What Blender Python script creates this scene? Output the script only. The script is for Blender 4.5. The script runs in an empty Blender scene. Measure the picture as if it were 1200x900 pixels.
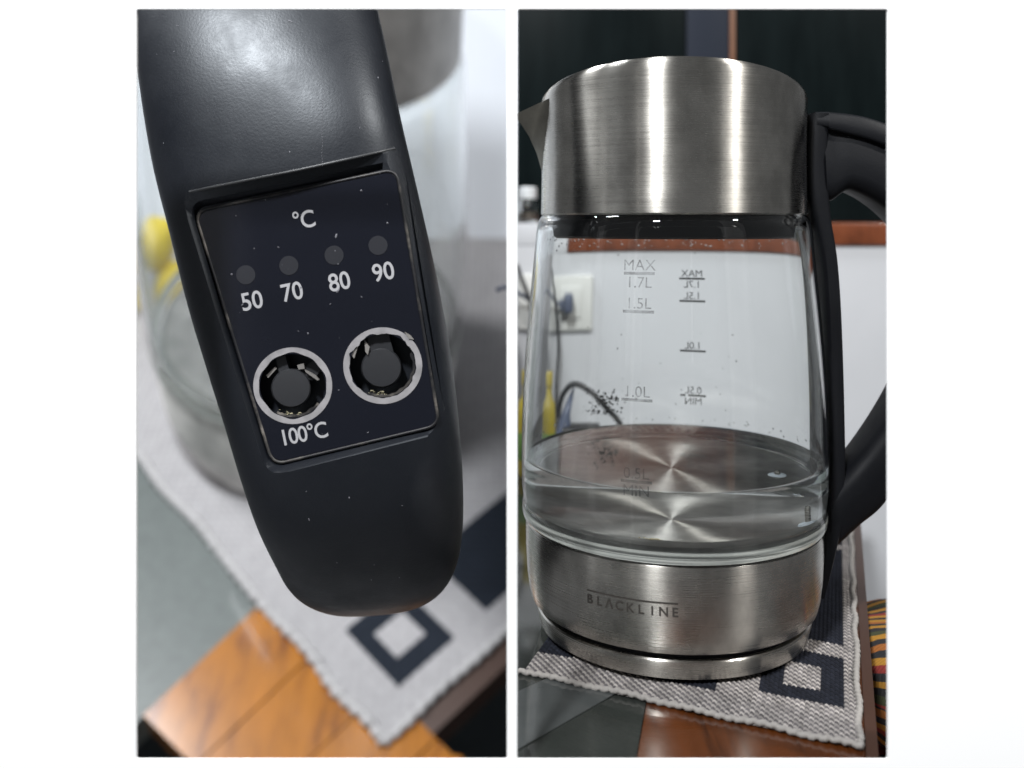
import bpy, bmesh, math, random
import numpy as np
from mathutils import Vector, Matrix
random.seed(7); rng = np.random.default_rng(7)
SC = bpy.context.scene
COL = SC.collection
# ---------------------------------------------------------------- camera, world, lamps, exposure
F = 1150.0            # focal length in pixels of a 1200 px wide frame
HOR = 262.0           # eye level row
EYE = 0.2056
cam_d = bpy.data.cameras.new('camera'); cam = bpy.data.objects.new('camera', cam_d); COL.objects.link(cam)
cam.location = (0, 0, EYE); cam.rotation_euler = (math.pi/2, 0, 0)
cam_d.sensor_width = 36.0; cam_d.lens = 36.0*F/1200.0
cam_d.shift_y = -(450-HOR)/1200.0
cam_d.clip_start = 0.01; cam_d.clip_end = 60
cam_d.dof.use_dof = True; cam_d.dof.focus_distance = 0.456
cam_d.dof.aperture_fstop = (cam_d.lens/1000)/0.0057
SC.camera = cam
W = bpy.data.worlds.new('World'); SC.world = W; W.use_nodes = True
bg = W.node_tree.nodes['Background']; bg.inputs[0].default_value = (0.93, 0.96, 1.0, 1); bg.inputs[1].default_value = 0.14

def lamp(name, loc, target, power, size, color=(1, 1, 1)):
    d = bpy.data.lights.new(name, 'AREA'); d.cycles.is_caustics_light = True; d.shape = 'DISK'; d.size = size; d.energy = power; d.color = color
    o = bpy.data.objects.new(name, d); COL.objects.link(o); o.location = loc
    o.rotation_euler = (Vector(target)-Vector(loc)).to_track_quat('-Z', 'Y').to_euler()
    return o
lamp('room_lamp', (-0.29, -0.36, 1.08), (-0.02, 0.6, 0.1), 25, 0.12, (0.97, 0.985, 1.0))
lamp('room_lamp', (0.90, -0.10, 1.12), (0.1, 0.55, 0.1), 16, 0.09, (1.0, 0.985, 0.96))
lamp('fill_lamp', (-2.6, 1.4, 3.3), (-0.6, 2.8, 0), 140, 0.7, (0.96, 0.98, 1.0))  # added overhead fill for the left set, no fixture of the room
lamp('fill_lamp', (-0.85, 0.62, 1.9), (-0.6, 2.8, -0.2), 42, 0.4, (0.92, 0.96, 1.0)).data.spread = math.radians(120)  # added fill that brightens the front faces of the left set
SC.view_settings.view_transform = 'Standard'; SC.view_settings.look = 'None'
SC.view_settings.exposure = 0; SC.view_settings.gamma = 1
SC.cycles.use_denoising = True
try: SC.cycles.denoiser = 'OPENIMAGEDENOISE'
except Exception: pass
SC.cycles.max_bounces = 16; SC.cycles.transmission_bounces = 14; SC.cycles.glossy_bounces = 6; SC.cycles.diffuse_bounces = 4
SC.cycles.transparent_max_bounces = 12
SC.cycles.caustics_reflective = True; SC.cycles.caustics_refractive = True
SC.cycles.blur_glossy = 0.6; SC.cycles.sample_clamp_indirect = 6.0

# ---------------------------------------------------------------- helpers
def P(px, py, d):
    return Vector(((px-600)/F*d, d, EYE-(py-HOR)/F*d))

def tag(o, label=None, cat=None, group=None, kind=None):
    if label: o['label'] = label
    if cat: o['category'] = cat
    if group: o['group'] = group
    if kind: o['kind'] = kind
    return o

def empty(name, M=None, **k):
    o = bpy.data.objects.new(name, None); COL.objects.link(o); o.empty_display_size = 0.02
    if M is not None: o.matrix_world = M
    return tag(o, **k)

def mesh_obj(name, verts, faces, mat, parent=None, smooth=True, angle=35):
    me = bpy.data.meshes.new(name); me.from_pydata([tuple(v) for v in verts], [], faces); me.update()
    return link_mesh(name, me, mat, parent, smooth, angle)

def link_mesh(name, me, mat, parent=None, smooth=True, angle=35):
    bm = bmesh.new(); bm.from_mesh(me); bmesh.ops.recalc_face_normals(bm, faces=bm.faces); bm.to_mesh(me); bm.free()
    if smooth:
        me.polygons.foreach_set('use_smooth', [True]*len(me.polygons))
        me.set_sharp_from_angle(angle=math.radians(angle))
    if mat is not None:
        me.materials.clear(); me.materials.append(mat)
    o = bpy.data.objects.new(name, me); COL.objects.link(o)
    if parent is not None: o.parent = parent
    return o

def lathe(name, prof, mat, parent=None, seg=128, closed=False, fn=None, angle=35, cap=True):
    """revolve (r, z) pairs; r=0 ends become poles"""
    V = []; rows = []
    for r, z in prof:
        if r < 1e-7:
            V.append((0, 0, z)); rows.append([len(V)-1])
        else:
            st = len(V)
            for k in range(seg):
                a = 2*math.pi*k/seg
                p = (r*math.cos(a), r*math.sin(a), z)
                V.append(fn(p, a) if fn else p)
            rows.append(list(range(st, st+seg)))
    Fc = []
    n = len(rows)
    for i in range(n if closed else n-1):
        A = rows[i]; B = rows[(i+1) % n]
        for k in range(seg):
            k2 = (k+1) % seg
            if len(A) == 1 and len(B) == 1: continue
            if len(A) == 1: Fc.append((A[0], B[k], B[k2]))
            elif len(B) == 1: Fc.append((A[k], B[0], A[k2]))
            else: Fc.append((A[k], B[k], B[k2], A[k2]))
    return mesh_obj(name, V, Fc, mat, parent, True, angle)

def box(name, lo, hi, mat, parent=None, bev=0.0, M=None, smooth=True):
    bm = bmesh.new(); bmesh.ops.create_cube(bm, size=1)
    for v in bm.verts:
        v.co = Vector([(lo[i]+hi[i])/2+(hi[i]-lo[i])*v.co[i] for i in range(3)])
    if bev > 0:
        bmesh.ops.bevel(bm, geom=bm.edges[:], offset=bev, segments=3, affect='EDGES', profile=0.5)
    if M is not None: bm.transform(M)
    me = bpy.data.meshes.new(name); bm.to_mesh(me); bm.free()
    return link_mesh(name, me, mat, parent, smooth)

def prism(name, poly, depth_vec, mat, parent=None, smooth=False):
    n = len(poly); dv = Vector(depth_vec)
    V = [Vector(p) for p in poly]+[Vector(p)+dv for p in poly]
    Fc = [tuple(range(n)), tuple(range(2*n-1, n-1, -1))]+[(i, (i+1) % n, n+(i+1) % n, n+i) for i in range(n)]
    return mesh_obj(name, V, Fc, mat, parent, smooth)

def catmull(pts, sub):
    pts = [np.array(p, float) for p in pts]; out = []
    for i in range(len(pts)-1):
        p0 = pts[max(i-1, 0)]; p1 = pts[i]; p2 = pts[i+1]; p3 = pts[min(i+2, len(pts)-1)]
        for s in range(sub):
            t = s/sub
            out.append(0.5*((2*p1)+(-p0+p2)*t+(2*p0-5*p1+4*p2-p3)*t*t+(-p0+3*p1-3*p2+p3)*t**3))
    out.append(pts[-1]); return out

def tube(name, pts, rad, mat, parent=None, seg=12, sub=8, radfn=None):
    path = [Vector(p) for p in (catmull(pts, sub) if sub > 1 else pts)]
    V = []; Fc = []; nrm = None
    for i, p in enumerate(path):
        t = (path[min(i+1, len(path)-1)]-path[max(i-1, 0)]).normalized()
        if nrm is None:
            nrm = t.orthogonal().normalized()
        else:
            nrm = (nrm-t*nrm.dot(t)).normalized()
        b = t.cross(nrm)
        for k in range(seg):
            a = 2*math.pi*k/seg
            r = radfn(i, a, rad) if radfn else rad
            V.append(p+(nrm*math.cos(a)+b*math.sin(a))*r)
    for i in range(len(path)-1):
        for k in range(seg):
            k2 = (k+1) % seg
            Fc.append((i*seg+k, i*seg+k2, (i+1)*seg+k2, (i+1)*seg+k))
    Fc.append(tuple(range(seg))); Fc.append(tuple(range((len(path)-1)*seg, len(path)*seg)))
    return mesh_obj(name, V, Fc, mat, parent, True, 50)

def text2d(s, cap=1.0, align='CENTER', weight=0.0, space=1.0):
    """triangles of a text as 2D verts with capital height = cap"""
    c = bpy.data.curves.new('txt', 'FONT'); c.body = s; c.size = cap/0.70; c.align_x = align; c.resolution_u = 5
    c.offset = weight*cap; c.space_character = space
    o = bpy.data.objects.new('txt', c); COL.objects.link(o)
    dg = bpy.context.evaluated_depsgraph_get(); dg.update()
    me = bpy.data.meshes.new_from_object(o.evaluated_get(dg))
    V = [v.co.copy() for v in me.vertices]; Fc = [tuple(p.vertices) for p in me.polygons]
    bpy.data.objects.remove(o); bpy.data.curves.remove(c); bpy.data.meshes.remove(me)
    return V, Fc

def boolean(o, cutters):
    for c in cutters:
        m = o.modifiers.new('cut', 'BOOLEAN'); m.operation = 'DIFFERENCE'; m.object = c; m.solver = 'EXACT'
    dg = bpy.context.evaluated_depsgraph_get(); dg.update()
    me = bpy.data.meshes.new_from_object(o.evaluated_get(dg))
    o.modifiers.clear(); old = o.data; o.data = me; bpy.data.meshes.remove(old)
    me.polygons.foreach_set('use_smooth', [True]*len(me.polygons)); me.set_sharp_from_angle(angle=math.radians(30))

# ---------------------------------------------------------------- materials
def mat(name, base=(.5, .5, .5), rough=.5, metal=0.0, **k):
    m = bpy.data.materials.new(name); m.use_nodes = True
    nt = m.node_tree; b = nt.nodes['Principled BSDF']
    b.inputs['Base Color'].default_value = (*base, 1); b.inputs['Roughness'].default_value = rough; b.inputs['Metallic'].default_value = metal
    for kk, v in k.items(): b.inputs[kk.replace('_', ' ')].default_value = v
    return m, nt, b

def N(nt, t, **k):
    n = nt.nodes.new(t)
    for a, v in k.items():
        if a.startswith('i_'): n.inputs[a[2:].replace('_', ' ')].default_value = v
        else: setattr(n, a, v)
    return n

def coords(nt, scale=(1, 1, 1), kind='Object', rot=(0, 0, 0)):
    tc = N(nt, 'ShaderNodeTexCoord'); mp = N(nt, 'ShaderNodeMapping')
    mp.inputs['Scale'].default_value = scale; mp.inputs['Rotation'].default_value = rot
    nt.links.new(tc.outputs[kind], mp.inputs['Vector']); return mp.outputs['Vector']

def ramp(nt, fac, stops):
    r = N(nt, 'ShaderNodeValToRGB'); e = r.color_ramp.elements
    while len(e) < len(stops): e.new(0.5)
    for x, (p, c) in zip(e, stops): x.position = p; x.color = (*c, 1) if len(c) == 3 else c
    nt.links.new(fac, r.inputs['Fac']); return r.outputs['Color']

def noise(nt, vec, scale, detail=4, rough=.55):
    n = N(nt, 'ShaderNodeTexNoise'); n.inputs['Scale'].default_value = scale; n.inputs['Detail'].default_value = detail; n.inputs['Roughness'].default_value = rough
    nt.links.new(vec, n.inputs['Vector']); return n.outputs['Fac']

def bump(nt, b, h, strength, dist):
    bp = N(nt, 'ShaderNodeBump'); bp.inputs['Strength'].default_value = strength; bp.inputs['Distance'].default_value = dist
    nt.links.new(h, bp.inputs['Height']); nt.links.new(bp.outputs['Normal'], b.inputs['Normal'])

def steel(name, base=(.60, .577, .53), rough=.235, aniso=.96, rot=0.25, s=1.0, cyl=True):
    m, nt, b = mat(name, base, rough, 1.0)
    b.inputs['Anisotropic'].default_value = aniso; b.inputs['Anisotropic Rotation'].default_value = rot
    t = N(nt, 'ShaderNodeTangent', direction_type='RADIAL', axis='Z'); nt.links.new(t.outputs['Tangent'], b.inputs['Tangent'])
    if cyl: v = coords(nt, (14*s, 14*s, 2600*s))
    else: v = coords(nt, (60*s, 60*s, 60*s))
    n1 = noise(nt, v, 1.0, 3)
    v2 = coords(nt, (40*s, 40*s, 26*s)); n2 = noise(nt, v2, 1.0, 5, .6)
    mx = N(nt, 'ShaderNodeMath', operation='MULTIPLY_ADD'); mx.inputs[1].default_value = .10; mx.inputs[2].default_value = rough-.06
    nt.links.new(n1, mx.inputs[0])
    mx2 = N(nt, 'ShaderNodeMath', operation='MULTIPLY_ADD'); mx2.inputs[1].default_value = .10; nt.links.new(n2, mx2.inputs[0]); nt.links.new(mx.outputs[0], mx2.inputs[2])
    nt.links.new(mx2.outputs[0], b.inputs['Roughness'])
    mc = N(nt, 'ShaderNodeMix', data_type='RGBA'); mc.inputs['A'].default_value = (*[c*.86 for c in base], 1); mc.inputs['B'].default_value = (*[min(1, c*1.08) for c in base], 1)
    nt.links.new(n1, mc.inputs['Factor'])
    bl = N(nt, 'ShaderNodeMapRange'); bl.inputs['From Min'].default_value = .38; bl.inputs['From Max'].default_value = .66; bl.inputs['To Min'].default_value = .74; bl.inputs['To Max'].default_value = 1.08
    nt.links.new(noise(nt, coords(nt, (55*s, 55*s, 40*s)), 1, 7, .62), bl.inputs['Value'])
    mb = N(nt, 'ShaderNodeMix', data_type='RGBA', blend_type='MULTIPLY'); mb.inputs['Factor'].default_value = 1
    nt.links.new(mc.outputs['Result'], mb.inputs['A']); nt.links.new(bl.outputs['Result'], mb.inputs['B']); nt.links.new(mb.outputs['Result'], b.inputs['Base Color'])
    if cyl: bump(nt, b, n1, .12, .00012*s)
    return m

def plastic(name, base, rough, s=1.0, grain=.25, spec=.5):
    m, nt, b = mat(name, base, rough); b.inputs['Specular IOR Level'].default_value = spec
    v = coords(nt, (s, s, s)); n = noise(nt, v, 1.0, 3, .6); bump(nt, b, n, grain, .0006)
    n2 = noise(nt, coords(nt, (s*.06, s*.06, s*.06)), 1.0, 6, .65)
    r = N(nt, 'ShaderNodeMapRange'); r.inputs['From Min'].default_value = .3; r.inputs['From Max'].default_value = .7
    r.inputs['To Min'].default_value = rough-.05; r.inputs['To Max'].default_value = rough+.08
    nt.links.new(n2, r.inputs['Value']); nt.links.new(r.outputs['Result'], b.inputs['Roughness'])
    return m

def wood(name, c1, c2, s=1.0, rot=0.0, coat=.6):
    m, nt, b = mat(name, c1, .22); b.inputs['Coat Weight'].default_value = coat; b.inputs['Coat Roughness'].default_value = .06
    v = coords(nt, (70*s, 5*s, 30*s), rot=(0, 0, rot)); n = noise(nt, v, 1.0, 6, .62)
    v2 = coords(nt, (420*s, 14*s, 100*s), rot=(0, 0, rot)); n2 = noise(nt, v2, 1.0, 4, .6)
    a = N(nt, 'ShaderNodeMath', operation='MULTIPLY_ADD'); a.inputs[1].default_value = .35; nt.links.new(n2, a.inputs[0]); nt.links.new(n, a.inputs[2])
    nt.links.new(ramp(nt, a.outputs[0], [(.50, c2), (.66, c1), (.88, [x*1.25 for x in c1])]), b.inputs['Base Color'])
    return m

M_STEEL = steel('brushed_steel')
M_FLOORBIG = steel('spun_steel_close', (.90, .89, .87), .7, .5, rot=.25, cyl=False)
M_FLOORSTEEL = steel('spun_steel', (.62, .60, .57), .40, .95, rot=.25, cyl=False)
M_STEELBIG = steel('brushed_steel_close', (.88, .86, .83), .6, .5)
M_GLASS, nt, b = mat('clear_glass', (.97, .985, .98), 0.0, 0.0, IOR=1.46, Transmission_Weight=1.0)
M_WATER, nt, b = mat('water', (.985, .995, .99), 0.0, 0.0, IOR=1.33, Transmission_Weight=1.0)
M_BLACK = plastic('black_plastic', (.0045, .0050, .0065), .50, 900, .12, .16)
M_HANDLE = plastic('black_soft_plastic', (.0062, .0074, .0108), .43, 5000, .13, .5)
M_HANDLE.node_tree.nodes['Principled BSDF'].inputs['Specular Tint'].default_value = (.90, .95, 1, 1)
M_RIMLIGHT = plastic('rim_highlight_plastic', (.035, .037, .040), .38, 1500, .3, .6)
M_PANEL = plastic('gloss_black_panel', (.006, .007, .012), .22, 500, .03, .45)
M_VOID, _, _ = mat('black_cavity', (.004, .004, .004), .7)
M_STUD = plastic('dark_grey_button', (.022, .023, .026), .42, 700, .2)
M_LED, _, _ = mat('dull_indicator_lens', (.013, .014, .019), .5)
M_PRINT, nt, b = mat('grey_white_print', (.36, .36, .375), .55)
M_RING, nt, b = mat('worn_silver_ring', (.46, .45, .46), .45)
nt.links.new(ramp(nt, noise(nt, coords(nt, (900, 900, 900)), 1, 4), [(.3, (.21, .205, .21)), (.6, (.30, .29, .30))]), b.inputs['Base Color'])
M_GRIME, nt, b = mat('yellowish_grime', (.5, .45, .28), .7)
nt.links.new(ramp(nt, noise(nt, coords(nt, (1500, 1500, 1500)), 1, 4), [(.35, (.07, .06, .04)), (.65, (.40, .37, .25))]), b.inputs['Base Color'])
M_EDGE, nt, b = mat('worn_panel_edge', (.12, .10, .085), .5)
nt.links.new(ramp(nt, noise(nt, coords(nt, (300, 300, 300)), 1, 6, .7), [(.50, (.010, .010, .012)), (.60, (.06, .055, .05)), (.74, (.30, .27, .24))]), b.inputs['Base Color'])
M_INK, _, _ = mat('black_print', (.02, .02, .02), .5)
M_INKW, nt, b = mat('worn_black_print', (.02, .02, .02), .6)
nt.links.new(ramp(nt, noise(nt, coords(nt, (260, 260, 260)), 1, 3), [(.35, (.28,)*3), (.62, (.62,)*3)]), b.inputs['Alpha'])
M_LOGO, _, _ = mat('etched_print', (.045, .04, .035), .55)
M_WALL, nt, b = mat('white_painted_wall', (.62, .63, .66), .55)
nt.links.new(ramp(nt, noise(nt, coords(nt, (9, 9, 9)), 1, 6), [(.3, (.475, .485, .505)), (.7, (.515, .525, .545))]), b.inputs['Base Color'])
bump(nt, b, noise(nt, coords(nt, (160, 160, 160)), 1, 5), .15, .001)
M_WALLB, _, _ = mat('pale_wall_paint', (.76, .79, .84), .6)
M_PART, _, _ = mat('white_board', (.94, .94, .94), .6)
M_CAB, nt, b = mat('dark_cabinet_laminate', (.010, .014, .015), .34, Specular_IOR_Level=.04)
nt.links.new(ramp(nt, noise(nt, coords(nt, (40, 40, 6)), 1, 6, .7), [(.3, (.002, .0038, .0042)), (.75, (.006, .0095, .010))]), b.inputs['Base Color'])
M_STILE, _, _ = mat('slate_laminate', (.020, .024, .034), .4, Specular_IOR_Level=.06)
M_BROWN, _, _ = mat('brown_edge', (.16, .07, .035), .4)
M_TRIM = wood('red_brown_wood', (.14, .040, .016), (.08, .022, .009), 1, math.pi/2, .2)
M_WOOD = wood('varnished_wood', (.060, .0165, .0035), (.020, .0055, .0016), 1, -.32, .5)
M_WOODL = wood('orange_varnished_wood', (.31, .112, .010), (.17, .050, .004), .35, -.75, .25)
M_WOODD, _, _ = mat('dark_wood_edge', (.045, .02, .012), .4)
def inlay(name, c, r=.08):
    m, nt, b = mat(name, c, r); b.inputs['Coat Weight'].default_value = .2; b.inputs['Coat Roughness'].default_value = .05; b.inputs['Specular IOR Level'].default_value = .3
    nt.links.new(ramp(nt, noise(nt, coords(nt, (50, 50, 50)), 1, 6, .6), [(.3, [x*.85 for x in c]), (.7, [x*1.12 for x in c])]), b.inputs['Base Color'])
    return m
M_GREY = inlay('dark_grey_glass', (.021, .0235, .0215))
M_GREY2 = inlay('mid_grey_glass', (.046, .050, .050))
M_GREYL = inlay('grey_glass_close', (.115, .13, .125), .35)
M_SLATE = inlay('slate_floor', (.05, .06, .065), .4)
M_FLOOR, _, _ = mat('pale_floor', (.30, .30, .31), .5)
M_PLATE, _, _ = mat('ivory_plastic', (.60, .605, .58), .4)
M_PLUG = plastic('blue_grey_plastic', (.07, .085, .13), .45, 500)
M_CORD = plastic('black_rubber', (.015, .015, .017), .5, 500)
M_YEL, nt, b = mat('yellow_peel', (.72, .55, .03), .45)
bump(nt, b, noise(nt, coords(nt, (60, 60, 60)), 1, 2), .3, .004)
M_YELB, _, _ = mat('yellow_plastic', (.34, .27, .03), .4)
M_GREEN, _, _ = mat('green_label', (.10, .19, .04), .6)
M_SIL, _, _ = mat('white_silicone', (.62, .68, .75), .5)
M_PALERING, _, _ = mat('pale_ring_fill', (.62, .64, .60), .35)
M_SPECK, _, _ = mat('dark_residue', (.03, .028, .025), .8)
M_SCALE, nt, b = mat('beige_limescale', (.55, .47, .30), .9)
M_HEMB, _, _ = mat('pale_hem_cord', (.40, .39, .39), .9)
M_HEM, _, _ = mat('pale_hem_thread', (.26, .245, .23), .9)

def attr_mat(name, rough):
    m, nt, b = mat(name, (.5, .5, .5), rough)
    a = N(nt, 'ShaderNodeAttribute', attribute_name='thread'); n = noise(nt, coords(nt, (500, 500, 500)), 1, 3)
    r = N(nt, 'ShaderNodeMapRange'); r.inputs['To Min'].default_value = .75; r.inputs['To Max'].default_value = 1.2; nt.links.new(n, r.inputs['Value'])
    mx = N(nt, 'ShaderNodeMix', data_type='RGBA', blend_type='MULTIPLY'); mx.inputs['Factor'].default_value = 1
    nt.links.new(a.outputs['Color'], mx.inputs['A']); nt.links.new(r.outputs['Result'], mx.inputs['B'])
    nt.links.new(mx.outputs['Result'], b.inputs['Base Color']); b.inputs['Specular IOR Level'].default_value = .15
    return m
M_WEAVE = attr_mat('woven_thread', .85)

def stripes_mat():
    m, nt, b = mat('striped_weave', (.5, .3, .1), .9)
    tc = N(nt, 'ShaderNodeTexCoord'); sp = N(nt, 'ShaderNodeSeparateXYZ'); nt.links.new(tc.outputs['Object'], sp.inputs[0])
    at = N(nt, 'ShaderNodeMath', operation='ARCTAN2'); nt.links.new(sp.outputs['Z'], at.inputs[0]); nt.links.new(sp.outputs['Y'], at.inputs[1])
    nm = N(nt, 'ShaderNodeMath', operation='MULTIPLY_ADD'); nm.inputs[1].default_value = .5/math.pi*2.3; nm.inputs[2].default_value = 2; nt.links.new(at.outputs[0], nm.inputs[0])
    fr = N(nt, 'ShaderNodeMath', operation='FRACT'); nt.links.new(nm.outputs[0], fr.inputs[0])
    K = (.012, .012, .014); Y = (.30, .145, .015); R = (.17, .018, .014); G = (.035, .04, .016); O = (.24, .08, .014)
    seq = [K, Y, K, G, R, K, Y, O, K, Y, G, K, Y, K, R, Y, K, Y, O, K, Y, K, G, Y, K, O, K, Y, R]
    nn = noise(nt, coords(nt, (150, 150, 150)), 1, 2)
    ad = N(nt, 'ShaderNodeMath', operation='MULTIPLY_ADD'); ad.inputs[1].default_value = .015; nt.links.new(nn, ad.inputs[0]); nt.links.new(fr.outputs[0], ad.inputs[2])
    r = N(nt, 'ShaderNodeValToRGB'); r.color_ramp.interpolation = 'CONSTANT'; e = r.color_ramp.elements
    while len(e) < len(seq): e.new(.5)
    for i, c in enumerate(seq): e[i].position = i/len(seq)+.005; e[i].color = (*c, 1)
    nt.links.new(ad.outputs[0], r.inputs['Fac'])
    w = N(nt, 'ShaderNodeTexWave', wave_type='BANDS', bands_direction='Y'); w.inputs['Scale'].default_value = 220
    nt.links.new(tc.outputs['Object'], w.inputs['Vector']); bump(nt, b, w.outputs['Fac'], .4, .001)
    nt.links.new(r.outputs['Color'], b.inputs['Base Color']); return m
M_STRIPE = stripes_mat()
def motif_mat():
    m, nt, b = mat('patterned_weave', (.5, .4, .3), .9)
    ck = N(nt, 'ShaderNodeTexChecker'); ck.inputs['Scale'].default_value = 110; ck.inputs['Color1'].default_value = (.015, .013, .012, 1); ck.inputs['Color2'].default_value = (.42, .32, .20, 1)
    nt.links.new(coords(nt, (1, 1, 1), rot=(.4, .5, .78)), ck.inputs['Vector'])
    ck2 = N(nt, 'ShaderNodeTexChecker'); ck2.inputs['Scale'].default_value = 60; ck2.inputs['Color2'].default_value = (.28, .03, .02, 1)
    nt.links.new(ck.outputs['Color'], ck2.inputs['Color1']); nt.links.new(coords(nt, (1, 1, 1), rot=(.2, .9, .3)), ck2.inputs['Vector'])
    nt.links.new(ck2.outputs['Color'], b.inputs['Base Color']); return m
M_MOTIF = motif_mat()

# ================================================================ SETTING
YF, YB = 0.364, 0.3655
def opening(x0, y0, x1, y1):
    """rounded rectangle seen at those columns and rows"""
    xa = (x0-600)/F*(YF if x0 > 600 else YB); xb = (x1-600)/F*(YB if x1 > 600 else YF)
    zt = EYE-(y0-HOR)/F*YB; zb = EYE-(y1-HOR)/F*YB
    r = .0009; pts = []
    for cx, cz, a0 in ((xb-r, zt-r, 0), (xa+r, zt-r, 90), (xa+r, zb+r, 180), (xb-r, zb+r, 270)):
        for k in range(5):
            a = math.radians(a0+k*22.5); pts.append((cx+r*math.cos(a), cz+r*math.sin(a)))
    return pts
bm = bmesh.new()
loops = [[(-.215, -.008), (.1925, -.008), (.1925, .2893), (-.215, .2893)], opening(161, 11, 594, 888.5), opening(606, 11, 1039, 888.5)]
edges = []
for lp in loops:
    vs = [bm.verts.new((x, YF, z)) for x, z in lp]
    for i in range(len(vs)): edges.append(bm.edges.new((vs[i], vs[(i+1) % len(vs)])))
bmesh.ops.triangle_fill(bm, use_beauty=True, use_dissolve=False, edges=edges)
ext = bmesh.ops.extrude_face_region(bm, geom=bm.faces[:])
for v in [g for g in ext['geom'] if isinstance(g, bmesh.types.BMVert)]: v.co.y = YB
me = bpy.data.meshes.new('wall'); bm.to_mesh(me); bm.free()
part = link_mesh('wall', me, M_PART, None, False)  # added border frame before both sets, not a wall of the place
tag(part, 'added white border frame with two tall rectangular openings', kind='structure')

WY = 1.0
o = box('wall', (.0035, WY, -.85), (.9, WY+.16, .1832), M_WALL, smooth=False); tag(o, 'low white painted wall behind the kettle', kind='structure')
tr = box('wood_trim', (.036, WY-.004, .1835), (.9, WY+.155, .2065), M_TRIM, o, .0015)
box('wall_cap', (.0035, WY+.0005, .1835), (.0352, WY+.155, .2060), M_WALL, o, .001)
o = box('floor', (-4, -1.5, -2.6), (4, 6, -2.5), M_FLOOR, smooth=False); tag(o, kind='structure')

cab = empty('cabinet', Matrix.Translation((.1, WY+.17, .2)), label='dark cabinet with slate stile and brown edging above the white wall', cat='cabinet')
def cbox(n, x0, x1, m, y0=0.0, bev=.001):
    d = WY+.17; return box(n, ((x0-600)/F*d-.1, y0, -.05), ((x1-600)/F*d-.1, .03, .55), m, cab, bev)
cbox('door', 605, 803, M_CAB); cbox('stile', 804.5, 855, M_STILE, .002); cbox('edge_strip', 856, 861.5, M_BROWN, -.001); cbox('door', 863, 1300, M_CAB)

# ================================================================ KETTLE (shared builder)
mm = .001
K = .4348e-3
def kz(py): return (728-py)*K
def kx(px): return (px-787)*K
PHI_CAM = math.atan2(-.5, -.0813)
CROWN = .0140
def build_kettle(root, steel_m, crown=True, floor_m=None):
    z0, z1 = .2065, kz(121)
    def fn(p, a):
        x, y, z = p
        t = max(0, (z-z0)/(z1-z0))
        return (x, y, z+(CROWN*(math.sqrt(math.cos(a-PHI_CAM)**2+.006)-.077)*t if crown else 0))
    R = .0665
    prof = [(R-.004, z0+.002), (R-.0012, z0), (R, z0+.0008)]
    for i in range(1, 12): prof.append((R-.0004*math.sin(i/12*math.pi), z0+(z1-z0)*i/12))
    prof += [(R, z1-.0022), (R-.0004, z1-.0008), (R-.0012, z1), (R-.004, z1-.0005), (R-.005, z1-.003)]
    prof += [(R-.005, z0+.002)]
    lathe('collar', prof, steel_m, root, 160, True, fn)
    lathe('lid', [(0, z1+.001), (R-.02, z1), (R-.0065, z1-.003), (R-.006, z1-.005), (R-.008, z1-.012), (0, z1-.012)], steel_m, root, 128, False, fn)
    lathe('added_pale_ring', [(.0691, .0588), (.0699, .0586), (.0704, .0560), (.0706, .0537), (.0693, .0536)], M_PALERING, root, 128, True)  # pale ring added under the glass so its foot band looks brighter
    if floor_m is None: lathe('gasket', [(R-.0055, z0+.012), (R-.0055, z0-.003), (R-.0066, z0-.0100), (R-.0085, z0-.0110), (R-.012, z0-.009), (0, z0+.004), (0, z0+.012)], M_BLACK, root, 96)
    out = [(.0640, .2080), (.0660, .2064), (.0678, .2035), (.0688, .1985), (.0700, .186), (.0722, .164), (.0740, .1426), (.0754, .121), (.0762, .099), (.0763, .080), (.0760, .070), (.0754, .0640), (.0759, .0605), (.0759, .0575), (.0752, .0550), (.0738, .0540)]
    t = .0024
    inn = [(.0700, .0540), (.0692, .0580), (.0722, .0625), (.0735, .070)]+[(r-t, z) for r, z in reversed(out[4:10])]+[(.0662, .1985), (.0652, .2020), (.0636, .2045), (.0620, .2080)]
    sm = catmull(out, 3)+catmull(inn, 3)
    lathe('glass_body', [tuple(p) for p in sm], M_GLASS, root, 160, True, angle=60)
    sb = [(.0695, .0530), (.0728, .0536), (.0738, .0528), (.0742, .050), (.0741, .040), (.0735, .0285), (.0725, .020), (.0712, .0150), (.0698, .0134), (.0660, .0130), (.0, .0130)]
    lathe('steel_base', sb, steel_m, root, 160)
    fl = lathe('floor_plate', [(0, .0590), (.03, .0591), (.058, .0592), (.0675, .0594), (.0690, .0575), (.0692, .0535)], floor_m or M_FLOORSTEEL, root, 160)
    return fl

KC = Vector((.0813, .5, .003))
krt = empty('electric_kettle', Matrix.Translation(KC), label='glass and steel electric kettle standing whole on the woven mat', cat='kettle')
build_kettle(krt, M_STEEL)
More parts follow.
